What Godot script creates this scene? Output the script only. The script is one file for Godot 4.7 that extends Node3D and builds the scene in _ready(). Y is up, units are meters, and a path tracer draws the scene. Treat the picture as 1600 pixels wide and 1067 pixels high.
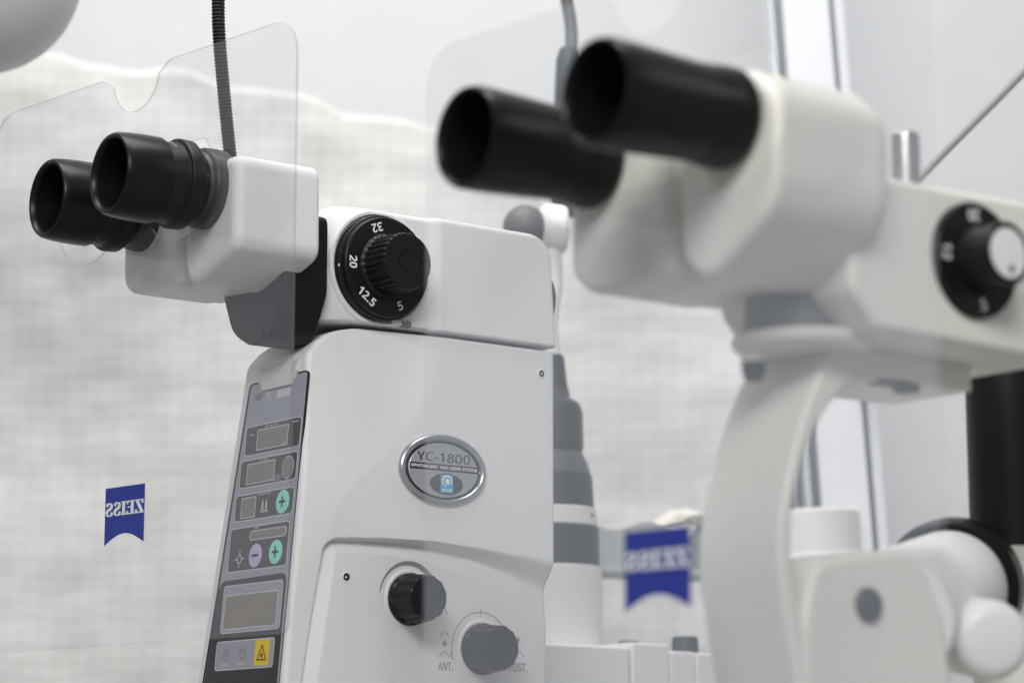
extends Node3D
# Two slit lamp instruments with clear breath shields in front of a white draped wall.
# Shape helpers take millimetres in a machine's own axes: x away from the operator, y up, z towards the lens side.

const MM := 0.001
var rng := RandomNumberGenerator.new()
var M := {}
var fonts := {}


# ---------------------------------------------------------------- meshes
func fin(v: PackedVector3Array, f: PackedInt32Array, crease := 32.0, closed := true) -> ArrayMesh:
	var nf := f.size() / 3
	if closed:
		var vol := 0.0
		for i in nf:
			vol += v[f[i * 3]].dot(v[f[i * 3 + 1]].cross(v[f[i * 3 + 2]]))
		if vol < 0.0:
			for i in nf:
				var t := f[i * 3 + 1]
				f[i * 3 + 1] = f[i * 3 + 2]
				f[i * 3 + 2] = t
	var fn := PackedVector3Array()
	var un := PackedVector3Array()
	fn.resize(nf)
	un.resize(nf)
	var touch := []
	touch.resize(v.size())
	for i in nf:
		var n := (v[f[i * 3 + 1]] - v[f[i * 3]]).cross(v[f[i * 3 + 2]] - v[f[i * 3]])
		fn[i] = n
		un[i] = n.normalized()
		for k in 3:
			var q: int = f[i * 3 + k]
			if touch[q] == null:
				touch[q] = PackedInt32Array()
			touch[q].append(i)
	var lim := cos(deg_to_rad(crease))
	var pos := PackedVector3Array()
	var nor := PackedVector3Array()
	pos.resize(nf * 3)
	nor.resize(nf * 3)
	for i in nf:
		if fn[i].length_squared() < 1e-14:
			un[i] = Vector3.UP
		for k in 3:
			var slot: int = i * 3 + [0, 2, 1][k]
			var q: int = f[i * 3 + k]
			var s := Vector3.ZERO
			for j in touch[q]:
				if un[j].dot(un[i]) > lim:
					s += fn[j]
			pos[slot] = v[q] * MM
			nor[slot] = s.normalized() if s.length_squared() > 1e-16 else un[i]
	var arr := []
	arr.resize(Mesh.ARRAY_MAX)
	arr[Mesh.ARRAY_VERTEX] = pos
	arr[Mesh.ARRAY_NORMAL] = nor
	var m := ArrayMesh.new()
	m.add_surface_from_arrays(Mesh.PRIMITIVE_TRIANGLES, arr)
	return m


func offset_loop(p: PackedVector2Array, d: float) -> PackedVector2Array:
	var n := p.size()
	var area := 0.0
	for i in n:
		area += p[i].cross(p[(i + 1) % n])
	var sgn := 1.0 if area > 0.0 else -1.0
	var out := PackedVector2Array()
	for i in n:
		var a := (p[i] - p[(i + n - 1) % n]).normalized()
		var b := (p[(i + 1) % n] - p[i]).normalized()
		var na := Vector2(-a.y, a.x) * sgn
		var nb := Vector2(-b.y, b.x) * sgn
		var mid := na + nb
		if mid.length() < 0.2:
			mid = na
		mid = mid.normalized()
		out.append(p[i] + mid * d / maxf(0.6, mid.dot(na)))
	return out


func rounded(pts: Array, radii, steps := 6) -> PackedVector2Array:
	var out := PackedVector2Array()
	var n := pts.size()
	for i in n:
		var p: Vector2 = pts[i]
		var a: Vector2 = pts[(i + n - 1) % n]
		var b: Vector2 = pts[(i + 1) % n]
		var r: float = radii[i] if radii is Array else radii
		var da := (a - p).normalized()
		var db := (b - p).normalized()
		var half := acos(clampf(da.dot(db), -1.0, 1.0)) / 2.0
		if r <= 0.01 or half > 1.54:
			out.append(p)
			continue
		var t := minf(r / tan(half), minf(p.distance_to(a), p.distance_to(b)) * 0.49)
		var p0 := p + da * t
		var p1 := p + db * t
		for k in steps + 1:
			var w := float(k) / steps
			out.append(p0.lerp(p, w).lerp(p.lerp(p1, w), w))
	return out


func rect(w: float, h: float, r: float, c := Vector2.ZERO, steps := 5) -> PackedVector2Array:
	return rounded([c + Vector2(-w, -h) / 2, c + Vector2(w, -h) / 2, c + Vector2(w, h) / 2, c + Vector2(-w, h) / 2], r, steps)


func oval(a: float, b: float, n := 40, c := Vector2.ZERO) -> PackedVector2Array:
	var out := PackedVector2Array()
	for i in n:
		out.append(c + Vector2(cos(TAU * i / n) * a, sin(TAU * i / n) * b))
	return out


func place(plane: String, p: Vector2, c: float) -> Vector3:
	if plane == "xy":
		return Vector3(p.x, p.y, c)
	if plane == "zy":
		return Vector3(c, p.y, p.x)
	return Vector3(p.x, c, p.y)


func prism(loop: PackedVector2Array, c0: float, c1: float, plane := "xy", b0 := 0.0, b1 := 0.0, crease := 32.0, steps := 6) -> ArrayMesh:
	var v := PackedVector3Array()
	var f := PackedInt32Array()
	var n := loop.size()
	var rings := []
	var dirc := signf(c1 - c0)
	if b0 > 0.0:
		for k in steps + 1:
			var t := PI / 2 * k / steps
			rings.append([offset_loop(loop, b0 * (1.0 - sin(t))), c0 + dirc * b0 * (1.0 - cos(t))])
	else:
		rings.append([loop, c0])
	if b1 > 0.0:
		for k in steps + 1:
			var t := PI / 2 * k / steps
			rings.append([offset_loop(loop, b1 * (1.0 - cos(t))), c1 - dirc * b1 * (1.0 - sin(t))])
	else:
		rings.append([loop, c1])
	for r in rings:
		for p in r[0]:
			v.append(place(plane, p, r[1]))
	for k in rings.size() - 1:
		for i in n:
			var a := k * n + i
			var b := k * n + (i + 1) % n
			f.append_array(PackedInt32Array([a, b, a + n, b, b + n, a + n]))
	for e in [0, rings.size() - 1]:
		var tri := Geometry2D.triangulate_polygon(rings[e][0])
		var first := v.size()
		for p in rings[e][0]:
			v.append(place(plane, p, rings[e][1]))
		if tri.is_empty():
			var mid := Vector2.ZERO
			for p in rings[e][0]:
				mid += p / n
			v.append(place(plane, mid, rings[e][1]))
			for i in n:
				var a: int = first + i
				var b: int = first + (i + 1) % n
				f.append_array(PackedInt32Array([v.size() - 1, b, a] if e == 0 else [v.size() - 1, a, b]))
			continue
		# orientation of the cap against the sides
		for i in tri.size() / 3:
			var q := [tri[i * 3], tri[i * 3 + 1], tri[i * 3 + 2]]
			var loop_area := 0.0
			for j in n:
				loop_area += rings[e][0][j].cross(rings[e][0][(j + 1) % n])
			var pa: Vector2 = rings[e][0][q[0]]
			var ar: float = (rings[e][0][q[1]] - pa).cross(rings[e][0][q[2]] - pa)
			var same: bool = ar * loop_area > 0.0
			if (e == 0) == same:
				q = [q[0], q[2], q[1]]
			for j in 3:
				f.append(first + q[j])
	return fin(v, f, crease)


func loft(loops: Array, crease := 32.0, caps := true) -> ArrayMesh:
	var v := PackedVector3Array()
	var f := PackedInt32Array()
	var n: int = loops[0].size()
	for l in loops:
		v.append_array(l)
	for k in loops.size() - 1:
		for i in n:
			var a := k * n + i
			var b := k * n + (i + 1) % n
			f.append_array(PackedInt32Array([a, b, a + n, b, b + n, a + n]))
	if caps:
		for e in [0, loops.size() - 1]:
			var c := Vector3.ZERO
			for p in loops[e]:
				c += p / n
			v.append(c)
			var ci := v.size() - 1
			for i in n:
				var a: int = e * n + i
				var b: int = e * n + (i + 1) % n
				f.append_array(PackedInt32Array([ci, b, a] if e == 0 else [ci, a, b]))
	return fin(v, f, crease)


# profile: points (along the axis, radius); a profile that starts and ends on other radii than 0 is closed on itself
func lathe(profile: Array, o: Vector3, axis: Vector3, n := 48, crease := 32.0, flutes := 0, flute_depth := 0.0, fl0 := 0.0, fl1 := 0.0) -> ArrayMesh:
	var ax := axis.normalized()
	var s := ax.cross(Vector3.UP if absf(ax.y) < 0.9 else Vector3.RIGHT).normalized()
	var t := ax.cross(s)
	var v := PackedVector3Array()
	var f := PackedInt32Array()
	for p in profile:
		for i in n:
			var a := TAU * i / n
			var r: float = p[1]
			if flutes > 0 and p[0] >= fl0 and p[0] <= fl1:
				r -= flute_depth * pow(0.5 + 0.5 * cos(a * flutes), 1.6)
			v.append(o + ax * p[0] + (s * cos(a) + t * sin(a)) * maxf(r, 0.001))
	var m := profile.size()
	for k in m - 1:
		for i in n:
			var a := k * n + i
			var b := k * n + (i + 1) % n
			f.append_array(PackedInt32Array([a, a + n, b, b, a + n, b + n]))
	if profile[0][1] > 0.01 and profile[m - 1][1] > 0.01:
		for i in n:
			var a := (m - 1) * n + i
			var b := (m - 1) * n + (i + 1) % n
			var c := i
			var d := (i + 1) % n
			f.append_array(PackedInt32Array([a, c, b, b, c, d]))
	return fin(v, f, crease)


func tube(path: Array, radius, n := 14, crease := 40.0) -> ArrayMesh:
	var loops := []
	var side := Vector3.ZERO
	for i in path.size():
		var p: Vector3 = path[i]
		var d: Vector3 = (path[mini(i + 1, path.size() - 1)] - path[maxi(i - 1, 0)]).normalized()
		if side == Vector3.ZERO:
			side = d.cross(Vector3.UP if absf(d.y) < 0.9 else Vector3.RIGHT).normalized()
		side = (side - d * side.dot(d)).normalized()
		var up := d.cross(side)
		var r: float = radius[i] if radius is Array else radius
		var l := PackedVector3Array()
		for k in n:
			l.append(p + (side * cos(TAU * k / n) + up * sin(TAU * k / n)) * r)
		loops.append(l)
	return loft(loops, crease)


func curve_points(pts: Array, n: int) -> Array:
	var c := Curve3D.new()
	c.bake_interval = 0.5
	for i in pts.size():
		var h: Vector3 = (pts[mini(i + 1, pts.size() - 1)] - pts[maxi(i - 1, 0)]) / 6.0
		c.add_point(pts[i], -h, h)
	var out := []
	for i in n + 1:
		out.append(c.sample_baked(c.get_baked_length() * i / n, true))
	return out


# a housing whose lens side is the relief depth(x, y); rows run from left.call(y) to right.call(y)
func shell(ys: Array, left: Callable, right: Callable, depth: Callable, back: Callable, nx: int, crease := 20.0) -> ArrayMesh:
	var v := PackedVector3Array()
	var f := PackedInt32Array()
	var w := nx + 3
	for y in ys:
		var a: float = left.call(y)
		var b: float = right.call(y)
		var zb: float = back.call(y)
		v.append(Vector3(a, y, zb))
		for i in nx + 1:
			var u := float(i) / nx
			u = lerpf(u, u * u * (3.0 - 2.0 * u), 0.55)
			var x := lerpf(a, b, u)
			v.append(Vector3(x, y, depth.call(x, y)))
		v.append(Vector3(b, y, zb))
	for r in ys.size() - 1:
		for i in w:
			var a := r * w + i
			var b := r * w + (i + 1) % w
			f.append_array(PackedInt32Array([a, b, a + w, b, b + w, a + w]))
	for e in [0, ys.size() - 1]:
		var q := PackedVector2Array()
		for i in w:
			q.append(Vector2(v[e * w + i].x, v[e * w + i].z))
		var c := Vector3(0.5 * (v[e * w].x + v[e * w + w - 1].x), v[e * w].y, 0.5 * (v[e * w].z + v[e * w + w / 2].z))
		v.append(c)
		var ci := v.size() - 1
		for i in w:
			var a: int = e * w + i
			var b: int = e * w + (i + 1) % w
			f.append_array(PackedInt32Array([ci, b, a] if e == 0 else [ci, a, b]))
	return fin(v, f, crease)


# ---------------------------------------------------------------- nodes
func thing(called: String, label: String, category: String, at: Vector3, turn_deg: float) -> Node3D:
	var o := Node3D.new()
	o.name = called
	add_child(o, true)
	o.position = at
	o.rotation_degrees.y = turn_deg
	o.set_meta("label", label)
	o.set_meta("category", category)
	return o


func part(called: String, mesh: Mesh, m: Material, parent: Node3D) -> MeshInstance3D:
	var o := MeshInstance3D.new()
	o.name = called
	o.mesh = mesh
	o.material_override = m
	o.cast_shadow = GeometryInstance3D.SHADOW_CASTING_SETTING_ON
	parent.add_child(o, true)
	return o


func joint(called: String, parent: Node3D) -> Node3D:
	var o := Node3D.new()
	o.name = called
	parent.add_child(o, true)
	return o


func lettering(called: String, s: String, cap_mm: float, at: Vector3, right: Vector3, up: Vector3, m: Material, parent: Node3D, font := "sans", depth := 0.15, stretch := 1.0) -> MeshInstance3D:
	var t := TextMesh.new()
	t.text = s
	t.font = fonts[font]
	t.font_size = 64
	t.pixel_size = cap_mm * MM / (0.72 * 64.0)
	t.depth = depth * MM
	t.curve_step = 1.0
	t.horizontal_alignment = HORIZONTAL_ALIGNMENT_CENTER
	t.vertical_alignment = VERTICAL_ALIGNMENT_CENTER
	var o := part(called, t, m, parent)
	var r := right.normalized()
	var u := up.normalized()
	var box := t.get_aabb().size
	var wide := stretch if stretch < 3.0 else stretch * MM / box.x
	var tall := 1.0 if stretch < 3.0 else cap_mm * MM / box.y
	o.transform = Transform3D(Basis(r * wide, u * tall, r.cross(u)), at * MM)
	return o


func lin(r: float, g: float, b: float) -> Color:
	return Color(r, g, b).linear_to_srgb()


func mat(key: String, c: Color, rough: float, metal := 0.0, spec := 0.5) -> StandardMaterial3D:
	var m := StandardMaterial3D.new()
	m.resource_name = key
	m.albedo_color = c
	m.roughness = rough
	m.metallic = metal
	m.metallic_specular = spec
	M[key] = m
	return m


func noise_tex(sz: int, freq: float, seed_: int, lo: float, hi: float, octaves := 3) -> NoiseTexture2D:
	var n := FastNoiseLite.new()
	n.seed = seed_
	n.noise_type = FastNoiseLite.TYPE_SIMPLEX_SMOOTH
	n.frequency = freq
	n.fractal_octaves = octaves
	var t := NoiseTexture2D.new()
	t.width = sz
	t.height = sz
	t.seamless = true
	t.noise = n
	var g := Gradient.new()
	g.set_color(0, Color(lo, lo, lo))
	g.set_color(1, Color(hi, hi, hi))
	t.color_ramp = g
	return t


func textured(m: StandardMaterial3D, tile_mm: float, rough_tex: Texture2D, bump: Texture2D = null, bump_cm := 0.0, tint: Texture2D = null) -> void:
	m.uv1_triplanar = true
	m.uv1_scale = Vector3.ONE * (1000.0 / tile_mm)
	if rough_tex:
		m.roughness_texture = rough_tex
	if tint:
		m.albedo_texture = tint
	if bump:
		m.heightmap_enabled = true
		m.heightmap_texture = bump
		m.heightmap_scale = bump_cm


func _ready() -> void:
	rng.seed = 7
	# ------------------------------------------------ camera
	var cam := Camera3D.new()
	cam.name = "camera"
	add_child(cam)
	cam.position = Vector3(0, 1.05, 0)
	cam.rotation.x = atan2(697.0, 3900.0)
	cam.near = 0.02
	cam.far = 30.0
	var lens := CameraAttributesPhysical.new()
	lens.frustum_focal_length = 87.75
	lens.frustum_focus_distance = 1.285
	lens.frustum_near = 0.02
	lens.frustum_far = 30.0
	lens.exposure_aperture = 6.2
	cam.attributes = lens
	cam.fov = rad_to_deg(2.0 * atan(533.5 / 3900.0))
	# ------------------------------------------------ surroundings and light: even grey for the unseen room, and light panels out of view
	var e := Environment.new()
	e.background_mode = Environment.BG_COLOR
	e.background_color = lin(0.225, 0.23, 0.24)
	e.tonemap_mode = Environment.TONE_MAPPER_LINEAR
	e.tonemap_exposure = 1.25
	e.sdfgi_enabled = true
	e.ssao_enabled = true
	e.ssil_enabled = true
	var we := WorldEnvironment.new()
	we.name = "surroundings"
	we.environment = e
	add_child(we)
	fonts["sans"] = SystemFont.new()
	fonts["sans"].font_names = PackedStringArray(["Droid Sans"])
	fonts["bold"] = SystemFont.new()
	fonts["bold"].font_names = PackedStringArray(["Droid Sans"])
	fonts["bold"].font_weight = 700
	fonts["serif"] = SystemFont.new()
	fonts["serif"].font_names = PackedStringArray(["Droid Serif"])
	fonts["serif"].font_weight = 700
	materials()
	unseen_panel("unseen_light_panel", "unseen overhead light panel, out of frame, placed to light the wall and the tops", Vector3(-0.2, 2.5, -1.2), Vector2(1.2, 0.6), 0.86, Vector3(-90, 0, 0))
	unseen_panel("unseen_light_panel", "unseen slanted light panel behind the camera, placed to light the faces towards it", Vector3(-0.1, 2.3, 0.75), Vector2(1.2, 0.6), 2.1, Vector3(-28, -2, 0))
	# ------------------------------------------------ setting
	backdrop()
	# ------------------------------------------------ objects
	laser_slit_lamp()
	near_slit_lamp()
	breath_shields()
	far_things()
	print("fov ", cam.fov)


func materials() -> void:
	var fine := noise_tex(512, 0.35, 3, 0.0, 1.0, 2)
	var soft := noise_tex(512, 0.012, 5, 0.93, 1.0, 4)
	var smudge := noise_tex(512, 0.02, 9, 0.985, 1.0, 5)
	textured(mat("white_plastic", lin(0.76, 0.763, 0.765), 0.5), 60.0, soft, fine, 0.0012, smudge)
	textured(mat("cream_plastic", lin(0.80, 0.785, 0.72), 0.45), 80.0, soft, fine, 0.001, smudge)
	textured(mat("bright_plastic", lin(0.80, 0.80, 0.79), 0.4), 80.0, soft)
	textured(mat("warm_plastic", lin(0.66, 0.65, 0.62), 0.5), 60.0, soft, fine, 0.001, smudge)
	textured(mat("rubber", lin(0.0055, 0.0055, 0.006), 0.4, 0.0, 0.34), 40.0, noise_tex(512, 0.03, 21, 0.7, 1.0, 4), fine, 0.002)
	textured(mat("dull_black", lin(0.007, 0.007, 0.008), 0.42, 0.0, 0.38), 40.0, soft, fine, 0.002)
	textured(mat("dark_metal", lin(0.03, 0.031, 0.034), 0.5), 40.0, soft, fine, 0.002)
	mat("slate", lin(0.04, 0.049, 0.058), 0.5)
	mat("cone_grey", lin(0.085, 0.09, 0.095), 0.5)
	mat("mid_grey", lin(0.16, 0.165, 0.17), 0.5)
	mat("ink_grey", lin(0.22, 0.22, 0.23), 0.6)
	mat("ink_light", lin(0.24, 0.235, 0.225), 0.6)
	mat("ink_white", lin(0.75, 0.75, 0.74), 0.6)
	mat("ink_black", lin(0.015, 0.015, 0.017), 0.6)
	mat("panel_lilac", lin(0.34, 0.345, 0.40), 0.32)
	mat("panel_dark", lin(0.022, 0.022, 0.024), 0.3)
	mat("panel_charcoal", lin(0.06, 0.06, 0.062), 0.32)
	mat("outline", lin(0.56, 0.57, 0.60), 0.4)
	mat("window_brown", lin(0.24, 0.215, 0.185), 0.2)
	mat("segment", lin(0.26, 0.22, 0.165), 0.25)
	mat("mint", lin(0.30, 0.78, 0.68), 0.4)
	mat("violet", lin(0.55, 0.47, 0.70), 0.4)
	mat("yellow", lin(0.80, 0.55, 0.03), 0.4)
	mat("recess_shade", lin(0.01, 0.011, 0.012), 0.6)  # near-black that puts shade into gaps and holes
	mat("chrome", lin(0.55, 0.56, 0.58), 0.3, 1.0)
	mat("steel", lin(0.62, 0.61, 0.60), 0.22, 1.0)
	mat("brushed", lin(0.62, 0.63, 0.67), 0.45, 0.85)
	mat("cyan", lin(0.05, 0.38, 0.62), 0.4)
	mat("royal_blue", lin(0.018, 0.036, 0.28), 0.4)
	mat("lens_glass", lin(0.006, 0.006, 0.008), 0.05, 0.0, 0.7)
	mat("aluminium", lin(0.86, 0.87, 0.89), 0.3)
	mat("rail_grey", lin(0.13, 0.15, 0.18), 0.4, 0.2)
	mat("paper", lin(0.82, 0.78, 0.70), 0.8)
	mat("cup_grey", lin(0.42, 0.43, 0.42), 0.5)
	mat("lamp_grey", lin(0.6, 0.595, 0.61), 0.45)
	mat("cord_grey", lin(0.36, 0.37, 0.35), 0.6)
	mat("table_grey", lin(0.2, 0.2, 0.2), 0.5)
	var acrylic := mat("acrylic", Color(0.93, 0.95, 1.0, 0.026), 0.02)  # faint pale tint adds the haze of reflected surroundings
	acrylic.transparency = BaseMaterial3D.TRANSPARENCY_ALPHA
	var acrylic2 := mat("acrylic_haze", Color(0.92, 0.95, 1.0, 0.07), 0.03)  # stronger pale tint, painting reflected haze over what lies behind
	acrylic2.transparency = BaseMaterial3D.TRANSPARENCY_ALPHA
	var edge := mat("acrylic_edge", Color(0.5, 0.53, 0.56, 0.3), 0.3)
	var edge2 := mat("acrylic_soft_edge", Color(0.62, 0.65, 0.68, 0.1), 0.3)
	edge2.transparency = BaseMaterial3D.TRANSPARENCY_ALPHA
	edge.transparency = BaseMaterial3D.TRANSPARENCY_ALPHA
	# painted wall
	textured(mat("wall_paint", lin(0.71, 0.72, 0.725), 0.75), 400.0, soft, fine, 0.002, noise_tex(512, 0.01, 12, 0.985, 1.0, 4))
	# checked weave of the drape
	var im := Image.create(1024, 1024, false, Image.FORMAT_RGB8)
	var hm := Image.create(1024, 1024, false, Image.FORMAT_RGB8)
	var n1 := FastNoiseLite.new()
	n1.seed = 4
	n1.frequency = 0.006
	var n2 := FastNoiseLite.new()
	n2.seed = 8
	n2.frequency = 0.02
	for y in 1024:
		for x in 1024:
			var wob := n1.get_noise_2d(x * 0.6, y) * 22.0
			var a := 0.5 + 0.5 * cos(TAU * 26.0 * (y + wob) / 1024.0)
			var b := 0.5 + 0.5 * cos(TAU * 22.0 * (x + n1.get_noise_2d(y, x * 0.6 + 700.0) * 7.0) / 1024.0)
			var patch := n2.get_noise_2d(x, y * 2.2)
			var h := 0.5 * pow(a, 1.4) + 0.22 * b + 0.3 * patch
			hm.set_pixel(x, y, Color(h, h, h) * 0.8)
			var k := 0.945 + 0.024 * a + 0.017 * b + 0.012 * patch
			im.set_pixel(x, y, Color(k, k, k * 0.997))
	var cloth := mat("drape_cloth", Color(0.89, 0.89, 0.882), 0.9)
	cloth.albedo_texture = ImageTexture.create_from_image(im)
	cloth.heightmap_enabled = true
	cloth.heightmap_texture = ImageTexture.create_from_image(hm)
	cloth.heightmap_scale = 0.018
	cloth.rim_enabled = true
	cloth.rim = 0.2


func unseen_panel(called: String, label: String, at: Vector3, size: Vector2, energy: float, turn: Vector3) -> void:  # panel out of view; its place and strength are set for the lighting
	var t := thing(called, label, "light", at, 0.0)
	t.set_meta("group", "unseen light panels")
	t.rotation_degrees = turn
	part("frame", prism(rect(size.x * 1000 + 40, size.y * 1000 + 40, 6), 12, 50), M.white_plastic, t)
	var glow := mat("light_diffuser", Color(1, 1, 1), 0.6)
	glow.emission_enabled = true
	glow.emission = Color(1.0, 0.997, 0.99)
	glow.emission_energy_multiplier = 2.0
	part("diffuser", prism(rect(size.x * 1000, size.y * 1000, 4), 6, 11), glow, t)
	var l := AreaLight3D.new()
	l.name = "light"
	l.area_size = size
	l.light_color = Color(1.0, 0.997, 0.99)
	l.light_energy = energy
	l.area_range = 8.0
	l.area_attenuation = 2.0
	l.area_normalize_energy = true
	l.shadow_enabled = true
	t.add_child(l)


func backdrop() -> void:
	var w := part("wall", BoxMesh.new(), M.wall_paint, self)
	w.mesh.size = Vector3(5.0, 3.2, 0.1)
	w.position = Vector3(0, 1.5, -2.05)
	w.set_meta("kind", "structure")
	var tb := part("table", BoxMesh.new(), M.table_grey, self)  # out of view; dark grey keeps bounced light off the undersides
	tb.mesh.size = Vector3(1.9, 0.04, 1.5)
	tb.position = Vector3(0.1, 0.83, -1.3)
	tb.set_meta("label", "unseen table top under both instruments, grey to keep their undersides dark")
	tb.set_meta("category", "table")
	# white drape with a wavy top edge
	var top := [[-0.9, 1.6117], [-0.4061, 1.5978], [-0.3396, 1.5875], [-0.3093, 1.5788], [-0.2765, 1.5736], [-0.2532, 1.5771], [-0.2013, 1.5615], [-0.1599, 1.5563], [-0.1184, 1.5417], [-0.0864, 1.5399], [-0.0605, 1.533], [0.0, 1.5304], [0.1383, 1.5252], [0.2031, 1.5235]]
	var nx := 170
	var ny := 110
	var st := SurfaceTool.new()
	st.begin(Mesh.PRIMITIVE_TRIANGLES)
	var fold := FastNoiseLite.new()
	fold.seed = 17
	fold.frequency = 3.2
	var fine := FastNoiseLite.new()
	fine.seed = 19
	fine.frequency = 14.0
	for side in 2:
		for j in ny + 1:
			for i in nx + 1:
				var x := lerpf(-0.9, 0.203, float(i) / nx)
				var yt := 1.6
				for k in top.size() - 1:
					if x >= top[k][0] and x <= top[k + 1][0] + 1e-5:
						yt = lerpf(top[k][1], top[k + 1][1], smoothstep(top[k][0], top[k + 1][0], x))
				var v := float(j) / ny
				var y := lerpf(yt, 0.86, v)
				var z := -1.79 + 0.010 * fold.get_noise_2d(x * 1.4 + y * 0.5, y * 0.35) + 0.004 * fine.get_noise_2d(x * 0.5, y) + 0.006 * fine.get_noise_2d(x + 9.0, y * 0.2)
				st.set_uv(Vector2(x, -y) / 0.27)
				st.add_vertex(Vector3(x, y, z - 0.0015 * side))
	var per := (nx + 1) * (ny + 1)
	for j in ny:
		for i in nx:
			var a := j * (nx + 1) + i
			var b := a + 1
			var c := a + nx + 1
			var d := c + 1
			for q in [a, b, c, b, d, c]:
				st.add_index(q)
			for q in [a, c, b, b, c, d]:
				st.add_index(q + per)
	for i in nx:
		for row in [0, ny]:
			var a: int = row * (nx + 1) + i
			for q in [a, a + per, a + 1, a + 1, a + per, a + 1 + per]:
				st.add_index(q)
	st.generate_normals()
	var dr := part("drape", st.commit(), M.drape_cloth, self)
	dr.set_meta("label", "white checked cloth drape hanging in front of the wall")
	dr.set_meta("category", "drape")


# ---------------------------------------------------------------- the instrument in focus
func polyline(pts: Array, x: float) -> float:
	if x <= pts[0][0]:
		return pts[0][1]
	for k in pts.size() - 1:
		if x <= pts[k + 1][0]:
			return lerpf(pts[k][1], pts[k + 1][1], (x - pts[k][0]) / (pts[k + 1][0] - pts[k][0]))
	return pts[-1][1]


func round_off(d: float, r: float) -> float:
	if d >= r:
		return 0.0
	return r - sqrt(maxf(0.0, r * r - (r - d) * (r - d)))


func body_left(y: float) -> float:
	var x := -79.6 - 0.086 * (408.0 - y)
	if y > 416.0:
		x = polyline([[416, -78.9], [419, -77.6], [425, -72.3], [429.5, -66.0], [431.5, -60.0], [433.6, -50.0]], y)
	return x


func field_z(x: float) -> float:
	return 42.4 - (x + 60.0) * 0.0325


const CREASE := [[-76.0, 300.0], [-69.1, 326.6], [-63.6, 341.5], [-52.1, 355.3], [-36.4, 366.4], [-20.6, 382.7], [-9.3, 400.5], [-0.4, 421.7], [4.0, 440.0]]


func body_depth(x: float, y: float) -> float:
	var z := 45.0
	# the upper front part leans back behind a curved crease
	var p := Vector2(x, y)
	var near := 1e9
	for k in CREASE.size() - 1:
		var a := Vector2(CREASE[k][0], CREASE[k][1])
		var b := Vector2(CREASE[k + 1][0], CREASE[k + 1][1])
		near = minf(near, p.distance_to(Geometry2D.get_closest_point_to_segment(p, a, b)))
	var cx := polyline([[300, -76], [326.6, -69.1], [341.5, -63.6], [355.3, -52.1], [366.4, -36.4], [382.7, -20.6], [400.5, -9.3], [421.7, -0.4], [436, 4.0]], y)
	var d := near if x < cx else -near
	z -= 0.125 * 0.5 * (d + sqrt(d * d + 1.0)) * smoothstep(290.0, 340.0, y)
	# strip beside the panel, then the lower field, which comes forward of it and lies behind a cove above
	var left := body_left(y)
	var a := 3.4 * (1.0 - smoothstep(280.0, 350.0, y)) * (1.0 - smoothstep(-72.0, -30.0, x))
	var yc := polyline([[-80, 323.2], [-43.9, 324.9], [-4.7, 325.6], [24.2, 323.9], [76.1, 319.4]], x)
	var yi := polyline([[-80, 316.0], [-33.1, 317.0], [-6.9, 315.0], [26.2, 307.8], [51.6, 297.8], [76.2, 284.6]], x)
	var tt := (yc - y) / (yc - yi)
	var xc := polyline([[200, -91.0], [251, -83.0], [304, -74.5], [324, -71.5]], y)
	var tl := (x - xc) / 9.0
	var t := 1.0 - minf(1.0, Vector2(maxf(0.0, 1.0 - tt), maxf(0.0, 1.0 - tl)).length())
	var fd := 45.0 - field_z(x)
	var depth := lerpf(a, fd + 3.6, smoothstep(0.0, lerpf(0.22, 0.5, smoothstep(-40.0, 60.0, x)), t)) - 3.6 * clampf((t - 0.15) / 0.85, 0.0, 1.0)
	z -= depth
	# edges
	z -= round_off(minf(x - left, 76.0 - x), 3.2)
	if y > 428.0:
		z -= round_off(433.6 - y, 2.5)
	return z


func head_depth(x: float, y: float) -> float:
	var c := Vector2(-39.5, 464.8)
	var r := c.distance_to(Vector2(x, y))
	var z := 42.6
	z += 1.6 * smoothstep(28.2, 28.8, r) * (1.0 - smoothstep(30.6, 31.6, r))
	if x < -28.0:
		z -= 0.75 * maxf(0.0, r - 32.0)
	z += 4.6 * smoothstep(-10.5, -1.5, x)
	var left := head_left(y)
	var right := head_right(y)
	z -= round_off(minf(x - left, right - x), 3.0)
	var ty := head_top(x)
	z -= round_off(maxf(ty - y, 0.0), 3.5)
	z -= round_off(maxf(y - 435.6, 0.0), 1.2)
	return z


func head_top(x: float) -> float:
	return 497.0


func head_left(y: float) -> float:
	return -72.6 + maxf(0.0, y - 488.0) * 1.1


func head_right(y: float) -> float:
	var x := 76.0 - (y - 435.0) * 0.07
	if y > 484.0:
		x -= round_off(497.0 - y, 13.0) * 1.3
	return x


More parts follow.
